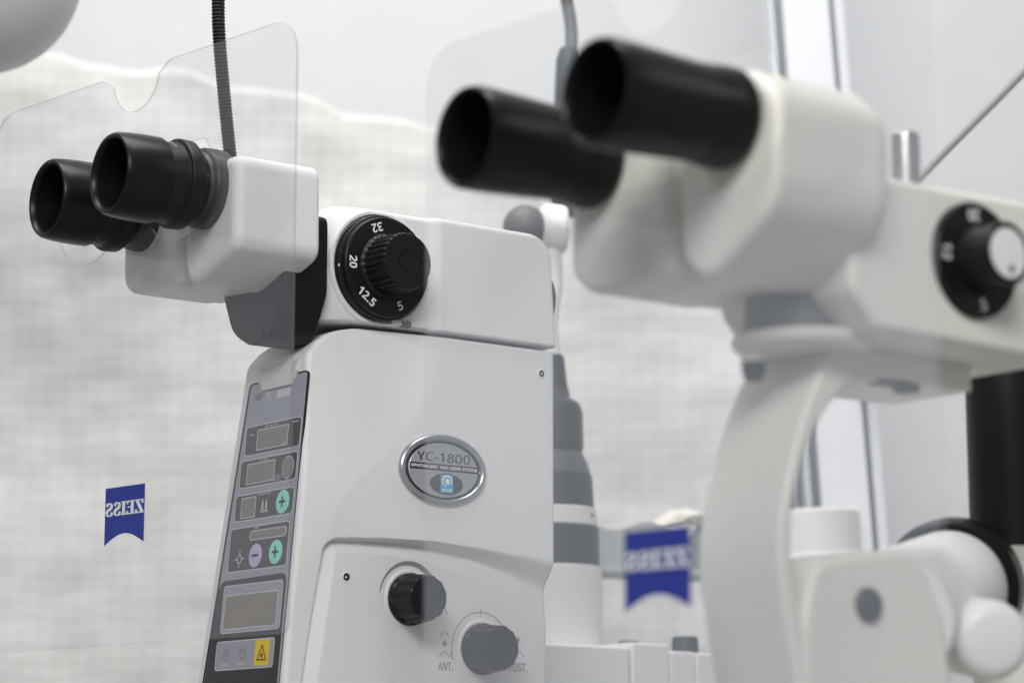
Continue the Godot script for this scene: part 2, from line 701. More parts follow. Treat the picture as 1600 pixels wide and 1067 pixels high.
func eyepiece(parent: Node3D, y: float, z: float) -> void:
	var p := joint("eyepiece", parent)
	var o := Vector3(0, y, z)
	part("eyecup", lathe([[-168, 14.2], [-189.5, 16.6], [-192, 17.6], [-192.8, 18.6], [-192.5, 19.6], [-191, 20.5], [-186, 21.2], [-178, 21.6], [-168.6, 21.6], [-167.8, 21.2], [-167.4, 19.4], [-160, 15.0]], o, Vector3.RIGHT, 64), M.rubber, p)
	part("eyepiece_ring", lathe([[-169, 15.0], [-168, 20.0], [-159, 20.3], [-158.4, 20.8], [-157.8, 22.2], [-156.8, 22.7], [-151.5, 22.5], [-150.6, 21.8], [-150.2, 19.6], [-148.6, 18.0], [-144, 17.4], [-140, 15]], o, Vector3.RIGHT, 64), M.dull_black, p)
	part("collar", lathe([[-147, 12], [-145.6, 17.6], [-143.6, 18.2], [-142.6, 19.8], [-141.6, 20.4], [-136, 20.6], [-132, 20.4], [-130, 12]], o, Vector3.RIGHT, 64), M.dark_metal, p)
	part("lens", lathe([[-169.5, 0.0], [-169.3, 6.0], [-168.6, 11.0], [-167.6, 14.4], [-160.5, 14.4], [-160.4, 0.0]], o, Vector3.RIGHT, 48), M.lens_glass, p)
	part("lens_ring", lathe([[-170, 12.2], [-171, 12.6], [-171, 14.3], [-166, 14.8], [-166, 12.0]], o, Vector3.RIGHT, 48), M.dark_metal, p)
	for k in 5:
		var a := deg_to_rad(52.0 + k * 9.0)
		var q := part("scale_mark", BoxMesh.new(), M.ink_white, p)
		q.mesh.size = Vector3(1.6 if k % 2 else 2.4, 0.35, 0.12) * MM
		var out := Vector3(0, sin(a), cos(a))
		q.transform = Transform3D(Basis(Vector3.RIGHT, out.cross(Vector3.RIGHT), out), (o + Vector3(-163.0, 0, 0) + out * 20.15) * MM)


func laser_slit_lamp() -> void:
	var t := thing("laser_slit_lamp", "white laser slit lamp in focus with control panel, black dial and oval metal badge", "slit lamp", Vector3(-0.06406, 0.85, -1.32724), 37.5)
	# --- lower housing
	var ys := []
	var y := 96.0
	while y < 433.0:
		ys.append(y)
		y += 12.0 if y < 230.0 else ((1.1 if y < 278.0 else 0.7) if y < 332.0 else (2.0 if y < 405.0 else 1.4))
	ys.append_array([433.1, 433.6])
	var zb := func(yy: float) -> float: return -21.4 - 0.122 * (413.0 - yy)
	part("housing", shell(ys, body_left, func(_y: float) -> float: return 76.0, body_depth, zb, 190, 12.0), M.white_plastic, t)
	part("pedestal", prism(rect(190, 104, 20, Vector2(-5, 0)), 1, 97, "xz", 0, 6), M.white_plastic, t)
	part("neck", prism(rect(100, 50, 12, Vector2(10, 0)), 433.0, 437.0, "xz"), M.recess_shade, t)
	for h in [[66.3, 420.3, 45.0, 1.9], [-57.0, 304.4, 42.3, 2.0]]:
		var s := joint("screw_hole", t)
		var o := Vector3(h[0], h[1], h[2] - 1.0)
		part("rim", lathe([[0.0, h[3]], [1.25, h[3]], [1.4, h[3] + 0.5], [1.0, h[3] + 0.9], [0.0, h[3] + 0.9]], o, Vector3(0, 0, 1), 24), M.white_plastic, s)
		part("screw", lathe([[0.0, 0.0], [0.95, 0.0], [1.05, h[3] * 0.5], [1.15, h[3]], [0.0, h[3]], [-0.1, 0.0]], o, Vector3(0, 0, 1), 20), M.recess_shade, s)
	control_panel(t)
	badge(t)
	lower_knobs(t)
	# --- upper head
	ys = []
	y = 435.6
	while y < 497.0:
		ys.append(y)
		y += 0.6 if y < 438.0 or y > 480.0 else 1.1
	ys.append(497.0)
	part("head_housing", shell(ys, head_left, head_right, head_depth, func(_y: float) -> float: return -40.0, 150, 18.0), M.white_plastic, t)
	part("objective_ring", lathe([[70, 10], [72, 21.5], [78, 21.5], [80.5, 20.0], [81, 17.5], [78, 17]], Vector3(0, 464, 20), Vector3.RIGHT, 48), M.slate, t)
	var catch_ := part("latch", prism(rect(24, 2.6, 0.6), 43.0, 45.6, "xy", 0, 0.5), M.white_plastic, t)
	catch_.position = Vector3(-20, 437.6, -0.8) * MM
	var notch := part("latch_slot", prism(rect(6, 3.0, 0.4), 43.0, 45.9), M.ink_grey, t)
	notch.position = Vector3(-23, 437.4, -0.9) * MM
	dial(t)
	# --- mounting plate and binocular
	var mp := joint("mounting_plate", t)
	part("plate", prism(rounded([Vector2(-14, 490), Vector2(46, 488), Vector2(46, 447), Vector2(33, 423), Vector2(13, 422), Vector2(-4, 431), Vector2(-14, 452)], [8, 6, 12, 14, 20, 20, 24], 10), -99, -72.8, "zy", 1.2, 1.6), M.dull_black, mp)
	part("slot", prism(rect(2.6, 8, 1.2, Vector2(25, 427)), -99.6, -98.0, "zy"), M.recess_shade, mp)
	var b := joint("binocular", t)
	for sec in [rounded([Vector2(9, 508), Vector2(61, 509), Vector2(62, 461), Vector2(11, 445)], [8, 8, 9, 13], 8), rounded([Vector2(4, 508), Vector2(-55, 508), Vector2(-55, 454.5), Vector2(4, 451.5)], [8, 8, 14, 7], 8)]:
		part("prism_housing", prism(sec, -137, -87.5, "zy", 5.5, 3.5, 32.0, 6), M.white_plastic, b)
	part("bridge", prism(rounded([Vector2(-46, 476), Vector2(46, 476), Vector2(46, 462), Vector2(16, 450), Vector2(-36, 453), Vector2(-46, 461)], [6, 6, 8, 8, 8, 6], 6), -127, -87, "zy", 4.0, 1.5, 32.0, 4), M.white_plastic, b)
	eyepiece(t, 495, 33)
	eyepiece(t, 495, -33)
	# --- ribbed gooseneck rising behind the binocular
	var path := curve_points([Vector3(-95, 470, -4), Vector3(-101, 500, 0), Vector3(-105, 527, 0), Vector3(-109, 556, 0), Vector3(-112.7, 586, 0), Vector3(-113.8, 607, 0), Vector3(-113.5, 640, 0), Vector3(-108, 690, -8), Vector3(-90, 740, -25)], 450)
	var rad := []
	for i in path.size():
		rad.append(3.25 + (0.38 if i % 3 == 1 else (-0.25 if i % 3 == 0 else 0.2)))
	part("gooseneck", tube(path, rad, 18, 50.0), M.dull_black, t)
	illumination_tower(t)


func dial(t: Node3D) -> void:
	var d := joint("magnification_dial", t)
	var o := Vector3(-39.5, 464.8, 0)
	var zax := Vector3(0, 0, 1)
	part("dial_ring", lathe([[42, 0], [42, 27.5], [47.6, 27.5], [48.0, 27.2], [48.1, 26.6], [50.6, 26.2], [51.2, 25.6], [51.3, 24.6], [51.2, 17.0], [51.2, 0.0]], o, zax, 96, 28.0), M.dull_black, d)
	part("knob", lathe([[51, 0], [51.1, 17.0], [51.6, 17.2], [53, 16.0], [54, 15.7], [67.5, 15.2], [68.7, 14.9], [69.3, 14.3], [69.4, 13.6], [69.4, 6.0], [69.0, 5.8], [69.0, 5.4], [69.4, 5.2], [69.5, 0.0]], o, zax, 168, 26.0, 28, 0.85, 52.9, 69.0), M.dull_black, d)
	for a in [["20", 180.0, 21.6], ["12.5", 233.0, 21.4], ["5", 292.0, 21.2], ["32", 109.0, 21.2], ["8.", 50.0, 21.6]]:
		var an := deg_to_rad(a[1])
		var out := Vector3(cos(an), sin(an), 0)
		var up := -out
		lettering("numeral", a[0], 2.7, o + out * a[2] + Vector3(0, 0, 51.3), up.cross(zax), up, M.ink_white, d, "bold", 0.12)
	var q := part("index_mark", BoxMesh.new(), M.ink_white, d)
	q.mesh.size = Vector3(0.3, 1.4, 1.2) * MM
	q.position = Vector3(-39.5 - 27.5, 463.0, 47.0) * MM


func badge(t: Node3D) -> void:
	var b := joint("badge", t)
	var c := Vector2(0.3, 362.6)
	b.position = Vector3(c.x, c.y, 44.9) * MM
	var ring := []
	for k in 9:
		var u := PI * k / 8.0
		var l := PackedVector3Array()
		for i in 72:
			var a := TAU * i / 72
			var off := 2.1 * cos(u)
			l.append(Vector3(cos(a) * (26.0 + off), sin(a) * (17.0 + off), 2.6 * sin(u)))
		ring.append(l)
	part("rim", loft(ring, 50.0, false), M.chrome, b)
	part("backing", prism(oval(25.5, 16.5, 64), -0.4, 0.35), M.panel_dark, b)
	part("plate", prism(oval(22.3, 14.3, 64), 0.3, 1.5, "xy", 0, 0.5), M.brushed, b)
	lettering("lettering", "YC-1800", 4.8, Vector3(0.2, 6.4, 1.55), Vector3.RIGHT, Vector3.UP, M.ink_black, b, "sans", 0.18, 34.0)
	part("strip", prism(rounded([Vector2(-21.8, 3.0), Vector2(-21.8, -0.4), Vector2(22.2, -0.4), Vector2(22.2, 3.0)], 0.4), 1.5, 1.66), M.panel_dark, b)
	lettering("strip_lettering", "OPHTHALMIC YAG LASER SYSTEM", 1.75, Vector3(0.2, 1.3, 1.7), Vector3.RIGHT, Vector3.UP, M.ink_white, b, "bold", 0.12, 42.5)
	part("emblem_field", prism(oval(10.6, 5.6, 40, Vector2(1.8, -7.2)), 1.5, 1.66), M.panel_charcoal, b)
	part("emblem", prism(rect(8.0, 9.4, 0.3, Vector2(1.8, -7.0)), 1.66, 1.85), M.cyan, b)
	# swirl over a disc
	var arc := []
	for i in 26:
		var a := deg_to_rad(-40.0 + 300.0 * i / 25.0)
		arc.append([Vector2(2.0, -5.8) + Vector2(cos(a), sin(a)) * 2.9, 0.12 + 0.4 * sin(PI * i / 25.0)])
	part("emblem_swirl", ribbon(arc, 1.84, 1.95), M.ink_white, b)
	part("emblem_disc", prism(oval(1.55, 1.6, 20, Vector2(2.2, -5.9)), 1.84, 1.95), M.ink_white, b)
	lettering("emblem_lettering", "NIDEK", 1.35, Vector3(1.8, -10.4, 1.9), Vector3.RIGHT, Vector3.UP, M.ink_white, b, "bold", 0.1, 6.6)
	for s in [-1.0, 1.0]:
		part("rivet", lathe([[0.3, 0], [0.3, 0.8], [1.0, 0.7], [1.3, 0.3], [1.35, 0.0]], Vector3(24.2 * s, 0.4, 0), Vector3(0, 0, 1), 14), M.chrome, b)


# flat line of varying half width: pts = [[Vector2, half width], ...]
func ribbon(pts: Array, z0: float, z1: float) -> ArrayMesh:
	var loops := []
	for i in pts.size():
		var d: Vector2 = (pts[mini(i + 1, pts.size() - 1)][0] - pts[maxi(i - 1, 0)][0]).normalized()
		var w: Vector2 = Vector2(-d.y, d.x) * pts[i][1]
		var a: Vector2 = pts[i][0] + w
		var b: Vector2 = pts[i][0] - w
		loops.append(PackedVector3Array([Vector3(a.x, a.y, z0), Vector3(b.x, b.y, z0), Vector3(b.x, b.y, z1), Vector3(a.x, a.y, z1)]))
	return loft(loops, 30.0)


func line(a: Vector2, b: Vector2, w: float, z0: float, z1: float) -> ArrayMesh:
	return ribbon([[a, w], [b, w]], z0, z1)


func lower_knobs(t: Node3D) -> void:
	var zax := Vector3(0, 0, 1)
	for k in [[-17.8, 295.0], [29.8, 271.3]]:
		var kn := joint("side_knob", t)
		var o := Vector3(k[0], k[1], field_z(k[0]) + 0.05)
		part("skirt", lathe([[-1, 0], [-1, 15.2], [0.5, 15.2], [0.9, 14.8], [0.9, 0.0]], o, zax, 48), M.white_plastic, kn)
		part("grip", lathe([[0, 0], [0, 13.3], [1.0, 13.5], [3.0, 13.4], [4.0, 12.9], [16.5, 11.9], [17.6, 11.5], [18.2, 10.8], [18.3, 10.0], [18.3, 8.6], [18.0, 8.3], [18.0, 0.0]], o, zax, 120, 28.0, 12, 0.8, 3.9, 17.7), M.dull_black, kn)
	# printed scales and signs on the sunk field
	var s := joint("printed_scale", t)
	s.transform = Transform3D(Basis(Vector3.UP, atan(0.0325)), Vector3(0, 0, field_z(0.0) + 0.08) * MM)
	var arc := []
	for i in 30:
		var a := deg_to_rad(172.0 - 140.0 * i / 29.0)
		arc.append([Vector2(-17.8, 295.0) + Vector2(cos(a), sin(a)) * 18.6, 0.08 + 1.45 * pow(i / 29.0, 0.7)])
	part("crescent", ribbon(arc, 0, 0.12), M.ink_light, s)
	arc = []
	for i in 36:
		var a := deg_to_rad(192.0 - 165.0 * i / 35.0)
		arc.append([Vector2(29.8, 271.3) + Vector2(cos(a), sin(a)) * 19.4, 0.14])
	part("scale_line", ribbon(arc, 0, 0.12), M.ink_light, s)
	part("tick", line(Vector2(29.8, 288.6), Vector2(29.8, 292.8), 0.16, 0.0, 0.14), M.ink_light, s)
	part("tick", line(Vector2(9.4, 269.6), Vector2(11.4, 265.2), 0.18, 0.0, 0.14), M.ink_light, s)
	lettering("lettering", "ANT.", 4.4, Vector3(6.5, 261.6, 0.06), Vector3.RIGHT, Vector3.UP, M.ink_light, s, "sans", 0.12, 9.6)
	lettering("lettering", "POST.", 4.4, Vector3(55.0, 262.6, 0.06), Vector3.RIGHT, Vector3.UP, M.ink_light, s, "sans", 0.12, 12.4)
	for c in [[5.8, 273.5, 1.0], [55.0, 277.0, 1.0]]:
		var o := Vector2(c[0], c[1])
		part("sign_dot", prism(oval(1.1, 1.1, 14, o), 0, 0.12), M.ink_light, s)
		for i in 8:
			var a := TAU * i / 8.0
			part("sign_ray", line(o + Vector2(cos(a), sin(a)) * 1.2, o + Vector2(cos(a), sin(a)) * 2.0, 0.1, 0.0, 0.12), M.ink_light, s)
	for g in [[Vector2(5.8, 269.8), -1.0, 5.0], [Vector2(5.8, 280.0), -1.0, 4.0], [Vector2(55.6, 271.8), -1.0, 4.6]]:
		var p: Vector2 = g[0]
		for sd in [-1.0, 1.0]:
			part("sign_stroke", line(p + Vector2(0.3 * sd, -0.2), p + Vector2(g[2] * 0.7 * sd, -3.2), 0.14, 0.0, 0.12), M.ink_light, s)
	for sd in [-1.0, 1.0]:
		part("sign_stroke", line(Vector2(4.2 + 0.3 * sd, 293.4), Vector2(4.2 + 3.4 * sd, 288.6), 0.2, 0.0, 0.12), M.ink_light, s)


func control_panel(t: Node3D) -> void:
	# panel axes: x across towards the lens side, y up the sloping front, z out of the panel
	var p := joint("control_panel", t)
	var up := Vector3(0.086, 1, 0).normalized()
	var out := Vector3(-1, 0.086, 0).normalized()
	p.transform = Transform3D(Basis(Vector3(0, 0, 1), up, out), Vector3(-79.6 - 0.086 * 158.0, 250.0, 0) * MM)
	var edge := [Vector2(-48.0, -90), Vector2(37.6, -90), Vector2(39.6, 159.0), Vector2(-16.8, 158.6)]
	part("recess_shade", prism(rounded(edge, [2, 2, 3, 4]), -1.0, 0.25), M.recess_shade, p)  # black backing paints the recess shadow round the fascia
	part("fascia", prism(rounded([Vector2(-45.6, -90), Vector2(37.2, -90), Vector2(39.0, 158.0), Vector2(-14.6, 157.6)], [2, 2, 2, 2]), 0.0, 0.6, "xy", 0, 0.2), M.panel_lilac, p)
	part("lower_field", prism(rounded([Vector2(-44.0, -88), Vector2(36.4, -88), Vector2(36.9, 55.7), Vector2(-27.4, 55.0)], [1, 3, 5, 7]), 0.6, 0.68), M.panel_dark, p)
	# groups of displays
	for g in [[-14.5, 37.6, 120.0, 134.8, -0.5], [-16.8, 36.8, 103.2, 117.0, -0.4], [-18.6, 36.4, 85.8, 98.8, -0.4], [-20.6, 35.2, 59.6, 81.6, -0.9]]:
		var w: float = g[1] - g[0]
		var h: float = g[3] - g[2]
		var c := Vector2((g[0] + g[1]) / 2, (g[2] + g[3]) / 2)
		part("field_outline", prism(rect(w + 1.3, h + 1.3, 2.8, c), 0.6, 0.66), M.outline, p)
		part("field", prism(rect(w, h, 2.2, c), 0.6, 0.70), M.panel_charcoal, p)
	for w in [[-3.6, 26.5, 121.6, 132.6, 0.4], [-10.5, 16.5, 104.2, 115.2, 0.4], [-13.1, 1.2, 86.6, 97.6, 0.4], [-2.0, 33.4, 74.4, 79.6, 2.5]]:
		var c := Vector2((w[0] + w[1]) / 2, (w[2] + w[3]) / 2)
		part("window_outline", prism(rect(w[1] - w[0], w[3] - w[2], w[4] + 0.3, c), 0.7, 0.78), M.outline, p)
		part("display_window", prism(rect(w[1] - w[0] - 1.3, w[3] - w[2] - 1.1, w[4], c), 0.7, 0.84), M.window_brown, p)
	var frame_c := Vector2(6.1, 40.0)
	part("window_frame", prism(rect(57.0, 24.8, 2.4, frame_c), 0.66, 0.80), M.outline, p)
	part("frame_fill", prism(rect(55.8, 23.6, 2.2, frame_c), 0.7, 0.86), M.panel_lilac, p)
	part("window_outline", prism(rect(51.2, 18.0, 0.3, Vector2(5.5, 38.4)), 0.7, 0.90), M.outline, p)
	part("display_window", prism(rect(50.0, 16.8, 0.3, Vector2(5.5, 38.4)), 0.7, 0.94), M.window_brown, p)
	for i in 3:
		seven_segment(p, Vector2(-10.0 + i * 12.5, 38.4), 0.94)
	part("display_arrow", prism(PackedVector2Array([Vector2(25.2, 39.0), Vector2(26.9, 44.0), Vector2(28.6, 39.0), Vector2(26.9, 40.2)]), 0.94, 1.0), M.ink_light, p)
	lettering("lettering", "mJ", 1.4, Vector3(25.6, 32.6, 0.96), Vector3.RIGHT, Vector3.UP, M.ink_light, p, "sans", 0.06, 3.2)
	# buttons
	for q in [[27.2, 92.2, "mint", "+"], [5.6, 66.4, "violet", "-"], [24.8, 66.8, "mint", "+"]]:
		part("button", lathe([[0.68, 0.0], [0.68, 6.1], [0.95, 6.1], [1.1, 5.8], [1.12, 0.0]], Vector3(q[0], q[1], 0), Vector3(0, 0, 1), 40), M[q[2]], p)
		var c := Vector2(q[0], q[1])
		part("button_sign", line(c - Vector2(2.9, 0), c + Vector2(2.9, 0), 0.62, 1.1, 1.2), M.ink_black, p)
		if q[3] == "+":
			part("button_sign", line(c - Vector2(0, 2.9), c + Vector2(0, 2.9), 0.62, 1.1, 1.22), M.ink_black, p)
	part("key_outline", prism(oval(5.6, 5.9, 36, Vector2(29.1, 109.8)), 0.7, 0.78), M.outline, p)
	part("key", prism(oval(5.1, 5.4, 36, Vector2(29.1, 109.8)), 0.7, 0.9), M.ink_grey, p)
	part("key_outline", prism(rect(6.4, 3.6, 0.3, Vector2(20.2, 105.2)), 0.7, 0.8), M.ink_grey, p)
	# small white signs
	var mk: Material = M.ink_white
	var pulse := [Vector2(6.0, 88.4), Vector2(7.2, 88.6), Vector2(8.0, 95.0), Vector2(8.8, 88.6), Vector2(10.6, 88.6), Vector2(11.4, 95.0), Vector2(12.2, 88.6), Vector2(13.6, 88.4)]
	for i in pulse.size() - 1:
		part("pulse_sign", line(pulse[i], pulse[i + 1], 0.22, 0.7, 0.8 + 0.01 * (i % 2)), mk, p)
	var o := Vector2(-10.0, 65.6)
	for i in 16:
		var a := TAU * i / 16.0
		var b := TAU * (i + 1) / 16.0
		part("aim_sign", line(o + Vector2(cos(a), sin(a)) * 2.1, o + Vector2(cos(b), sin(b)) * 2.1, 0.2, 0.7, 0.79 + 0.01 * (i % 2)), mk, p)
	for i in 4:
		var a := TAU * i / 4.0
		part("aim_sign", line(o + Vector2(cos(a), sin(a)) * 2.4, o + Vector2(cos(a), sin(a)) * 4.6, 0.2, 0.7, 0.82), mk, p)
	for s in [["HE-NE SET", 10.0, 133.5, 0.9, 13.0], ["READY", 33.0, 132.9, 0.9, 6.5], ["mJ", -9.4, 130.6, 1.1, 3.6], ["COUNT", 5.0, 116.0, 0.8, 8.0], ["mJ", 23.2, 122.8, 0.9, 3.1], ["PULSE SET", 9.0, 97.9, 0.9, 13.0], ["AIM", 4.2, 80.8, 0.9, 4.2], ["TOTAL ENERGY", 6.0, 49.5, 1.0, 15.0]]:
		lettering("lettering", s[0], s[3], Vector3(s[1], s[2], 0.93 if s[2] < 60 else 0.9), Vector3.RIGHT, Vector3.UP, M.ink_white if s[2] > 60 else M.outline, p, "sans", 0.06, s[4])
	# plate with lamps and warning sign
	var lp := Vector2(3.4, 16.2)
	part("plate_outline", prism(rect(56.0, 15.0, 2.4, lp), 0.68, 0.74), M.outline, p)
	part("lamp_plate", prism(rect(54.8, 13.8, 2.1, lp), 0.68, 0.80), M.panel_lilac, p)
	for x in [-14.3, 1.8]:
		var ring := []
		for i in 25:
			var a := TAU * i / 24.0
			ring.append([Vector2(x, 16.6) + Vector2(cos(a), sin(a)) * 2.6, 0.22])
		part("ring_sign", ribbon(ring, 0.8, 0.88), M.ink_grey, p)
	part("ring_dot", prism(oval(0.7, 0.7, 12, Vector2(-14.3, 16.6)), 0.8, 0.88), M.ink_grey, p)
	lettering("lettering", "STOP", 1.0, Vector3(-15.2, 11.4, 0.83), Vector3.RIGHT, Vector3.UP, M.ink_white, p, "sans", 0.06, 6.0)
	lettering("lettering", "START", 1.0, Vector3(0.8, 11.4, 0.83), Vector3.RIGHT, Vector3.UP, M.ink_white, p, "sans", 0.06, 8.0)
	part("warning_sign", prism(rect(13.6, 13.0, 0.8, Vector2(20.4, 16.4)), 0.8, 0.9), M.yellow, p)
	var tri := [Vector2(16.2, 12.8), Vector2(24.6, 12.8), Vector2(20.4, 20.2)]
	for i in 3:
		part("warning_triangle", line(tri[i], tri[(i + 1) % 3], 0.32, 0.9, 0.98 + 0.01 * i), M.ink_black, p)
	part("warning_burst", prism(oval(0.9, 0.9, 12, Vector2(20.4, 15.0)), 0.9, 0.99), M.ink_black, p)
	for i in 8:
		var a := TAU * i / 8.0
		part("warning_ray", line(Vector2(20.4, 15.0), Vector2(20.4, 15.0) + Vector2(cos(a), sin(a)) * 1.9, 0.1, 0.9, 0.97), M.ink_black, p)
	# emblem above the displays
	part("sensor_window", prism(oval(4.2, 2.0, 20, Vector2(-5.8, 150.6)), 0.6, 0.7), M.ink_grey, p)
	part("star_sign", prism(PackedVector2Array([Vector2(2.6, 150.8), Vector2(3.2, 153.0), Vector2(3.8, 150.9), Vector2(6.6, 150.5), Vector2(3.8, 150.1), Vector2(3.2, 147.2), Vector2(2.6, 150.1), Vector2(1.4, 150.5)]), 0.6, 0.68), M.outline, p)
	part("name_field", prism(rect(13.0, 4.2, 0.4, Vector2(18.4, 149.6)), 0.6, 0.66), M.outline, p)
	# cover flap over the upper edge, bent back over the sloping shoulder
	var prof := [[153.0, 1.7], [159.5, 1.9], [164.0, 1.2], [168.5, -1.6], [174.0, -6.4], [178.8, -12.0], [181.5, -18.0], [183.2, -26.0]]
	var loops := []
	for k in prof.size():
		var l := PackedVector3Array()
		var lo: float = [-1.8, -6.6, -6.8, -6.8, -6.6, -6.4, -6.2, -6.0][k]
		var hi: float = [26.4, 30.6, 31.0, 31.0, 30.8, 30.4, 30.0, 29.6][k]
		var yy: float = prof[k][0]
		var zz: float = prof[k][1]
		l.append_array([Vector3(lo, yy, zz - 3.0), Vector3(lo, yy, zz - 0.4), Vector3(lo + 0.5, yy, zz), Vector3(hi - 0.5, yy, zz), Vector3(hi, yy, zz - 0.4), Vector3(hi, yy, zz - 3.0)])
		loops.append(l)
	part("cover_flap", loft(loops, 24.0), M.warm_plastic, p)
	part("flap_screw", lathe([[0, 0], [0, 1.5], [0.5, 1.3], [0.6, 0.0]], Vector3(31.5, 178.0, -10.0), Vector3(0, 0.6, 0.8), 14), M.chrome, p)


func seven_segment(p: Node3D, c: Vector2, z: float) -> void:
	var w := 3.6
	var h := 5.6
	for s in [[Vector2(-w, h), Vector2(w, h)], [Vector2(-w, 0), Vector2(w, 0)], [Vector2(-w, -h), Vector2(w, -h)], [Vector2(-w, h), Vector2(-w, 0)], [Vector2(w, h), Vector2(w, 0)], [Vector2(-w, -h), Vector2(-w, 0)], [Vector2(w, -h), Vector2(w, 0)]]:
		var d: Vector2 = (s[1] - s[0]).normalized() * 0.8
		part("digit_segment", line(c + s[0] + d, c + s[1] - d, 0.55, z, z + 0.03), M.segment, p)


func illumination_tower(t: Node3D) -> void:
	var w := joint("illumination_tower", t)
	var o := Vector3(172, 0, -80)
	var upv := Vector3.UP
	part("sleeve", lathe([[281, 0], [281, 30.4], [326, 30.2], [329.6, 29.8], [330, 28.6], [330, 0.0]], o, upv, 64), M.white_plastic, w)
	part("lower_barrel", lathe([[329, 0], [329.2, 28.9], [353.2, 28.5], [353.8, 27.6], [354, 0.0]], o, upv, 64), M.slate, w)
	part("white_ring", lathe([[353.6, 0], [353.8, 27.4], [354.4, 27.8], [364.2, 27.0], [364.8, 26.2], [365, 0.0]], o, upv, 64), M.white_plastic, w)
	part("upper_barrel", lathe([[364.8, 0], [364.9, 25.8], [384.5, 24.6], [385.2, 24.2], [385.4, 0.0]], o, upv, 64), M.slate, w)
	part("cone", lathe([[385, 0], [385.1, 24.0], [392, 22.0], [399.5, 18.4], [400, 0.0]], o, upv, 64), M.cone_grey, w)
	part("lamp_box", lathe([[399.5, 0], [399.6, 18.8], [402, 19.6], [424, 19.2], [429, 17.0], [432.5, 11.5], [433, 0.0]], o, upv, 40, 32.0, 10, 0.7, 401, 425), M.slate, w)
	part("cap_ring", lathe([[432, 0], [432.4, 11.4], [437.6, 11.0], [438, 0.0]], o, upv, 40), M.cone_grey, w)
	part("top_cap", lathe([[437, 0], [437.4, 10.2], [456.4, 8.2], [458.6, 7.2], [459, 5.0], [459, 0.0]], o, upv, 40), M.slate, w)
	part("set_screw", lathe([[0, 0], [0, 1.4], [0.7, 1.2], [0.8, 0.0]], Vector3(172 + 11, 359.6, -80 + 24.6), Vector3(0.4, 0, 0.92), 12), M.slate, w)
	part("foot_screw", lathe([[281, 0], [281, 7.0], [284, 7.0], [285.4, 5.6], [285.8, 0.0]], Vector3(203, 0, -46), upv, 24), M.slate, w)
	# mirror head on a stalk above the tower
	part("stalk", tube(curve_points([Vector3(172, 458, -80), Vector3(170, 480, -80), Vector3(174, 505, -80), Vector3(172, 528, -80)], 16), 6.0, 18), M.bright_plastic, w)
	part("mirror_housing", lathe([[-9, 0], [-9, 12], [-4, 15.5], [6, 15.5], [8, 14], [8.2, 0.0]], Vector3(174, 538, -80), Vector3(0.85, 0, 0.5), 40), M.bright_plastic, w)
	part("joint_ball", lathe([[-13.5, 0], [-12.8, 4.5], [-10.6, 8.4], [-7.2, 11.5], [-2.5, 13.3], [2.5, 13.3], [7.2, 11.5], [10.6, 8.4], [12.8, 4.5], [13.5, 0.0]], Vector3(155, 537, -84), upv, 40, 50.0), M.mid_grey, w)
	part("lamp_holder", lathe([[548, 0], [549, 11], [600, 10.6], [648, 8.0], [655, 5.5], [656, 0.0]], Vector3(187, 0, -80), upv, 32), M.slate, w)
	part("cable", tube(curve_points([Vector3(189, 654, -80), Vector3(189, 668, -80), Vector3(186.5, 682, -80), Vector3(182, 698, -80), Vector3(172, 730, -84), Vector3(150, 780, -95)], 60), 4.0, 14), M.mid_grey, w)
	# base blocks behind the housing
	part("base_block", prism(rect(111, 91, 3, Vector2(135.5, -75)), 1, 281, "xz", 0, 2.0), M.white_plastic, t)
	part("base_block", prism(rect(29.4, 91, 2, Vector2(206.5, -75)), 1, 283.6, "xz", 0, 1.5), M.white_plastic, t)
	part("base_block", prism(rect(20, 88, 2, Vector2(232, -74)), 1, 279.6, "xz", 0, 1.5), M.white_plastic, t)
	part("base_block", prism(rect(60, 88, 2, Vector2(272.6, -74)), 1, 279.2, "xz", 0, 1.5), M.white_plastic, t)
	part("base_knob", lathe([[279, 0], [279, 8.2], [288, 8.0], [289.4, 7.2], [289.6, 0.0]], Vector3(246, 0, -44), upv, 28), M.slate, t)


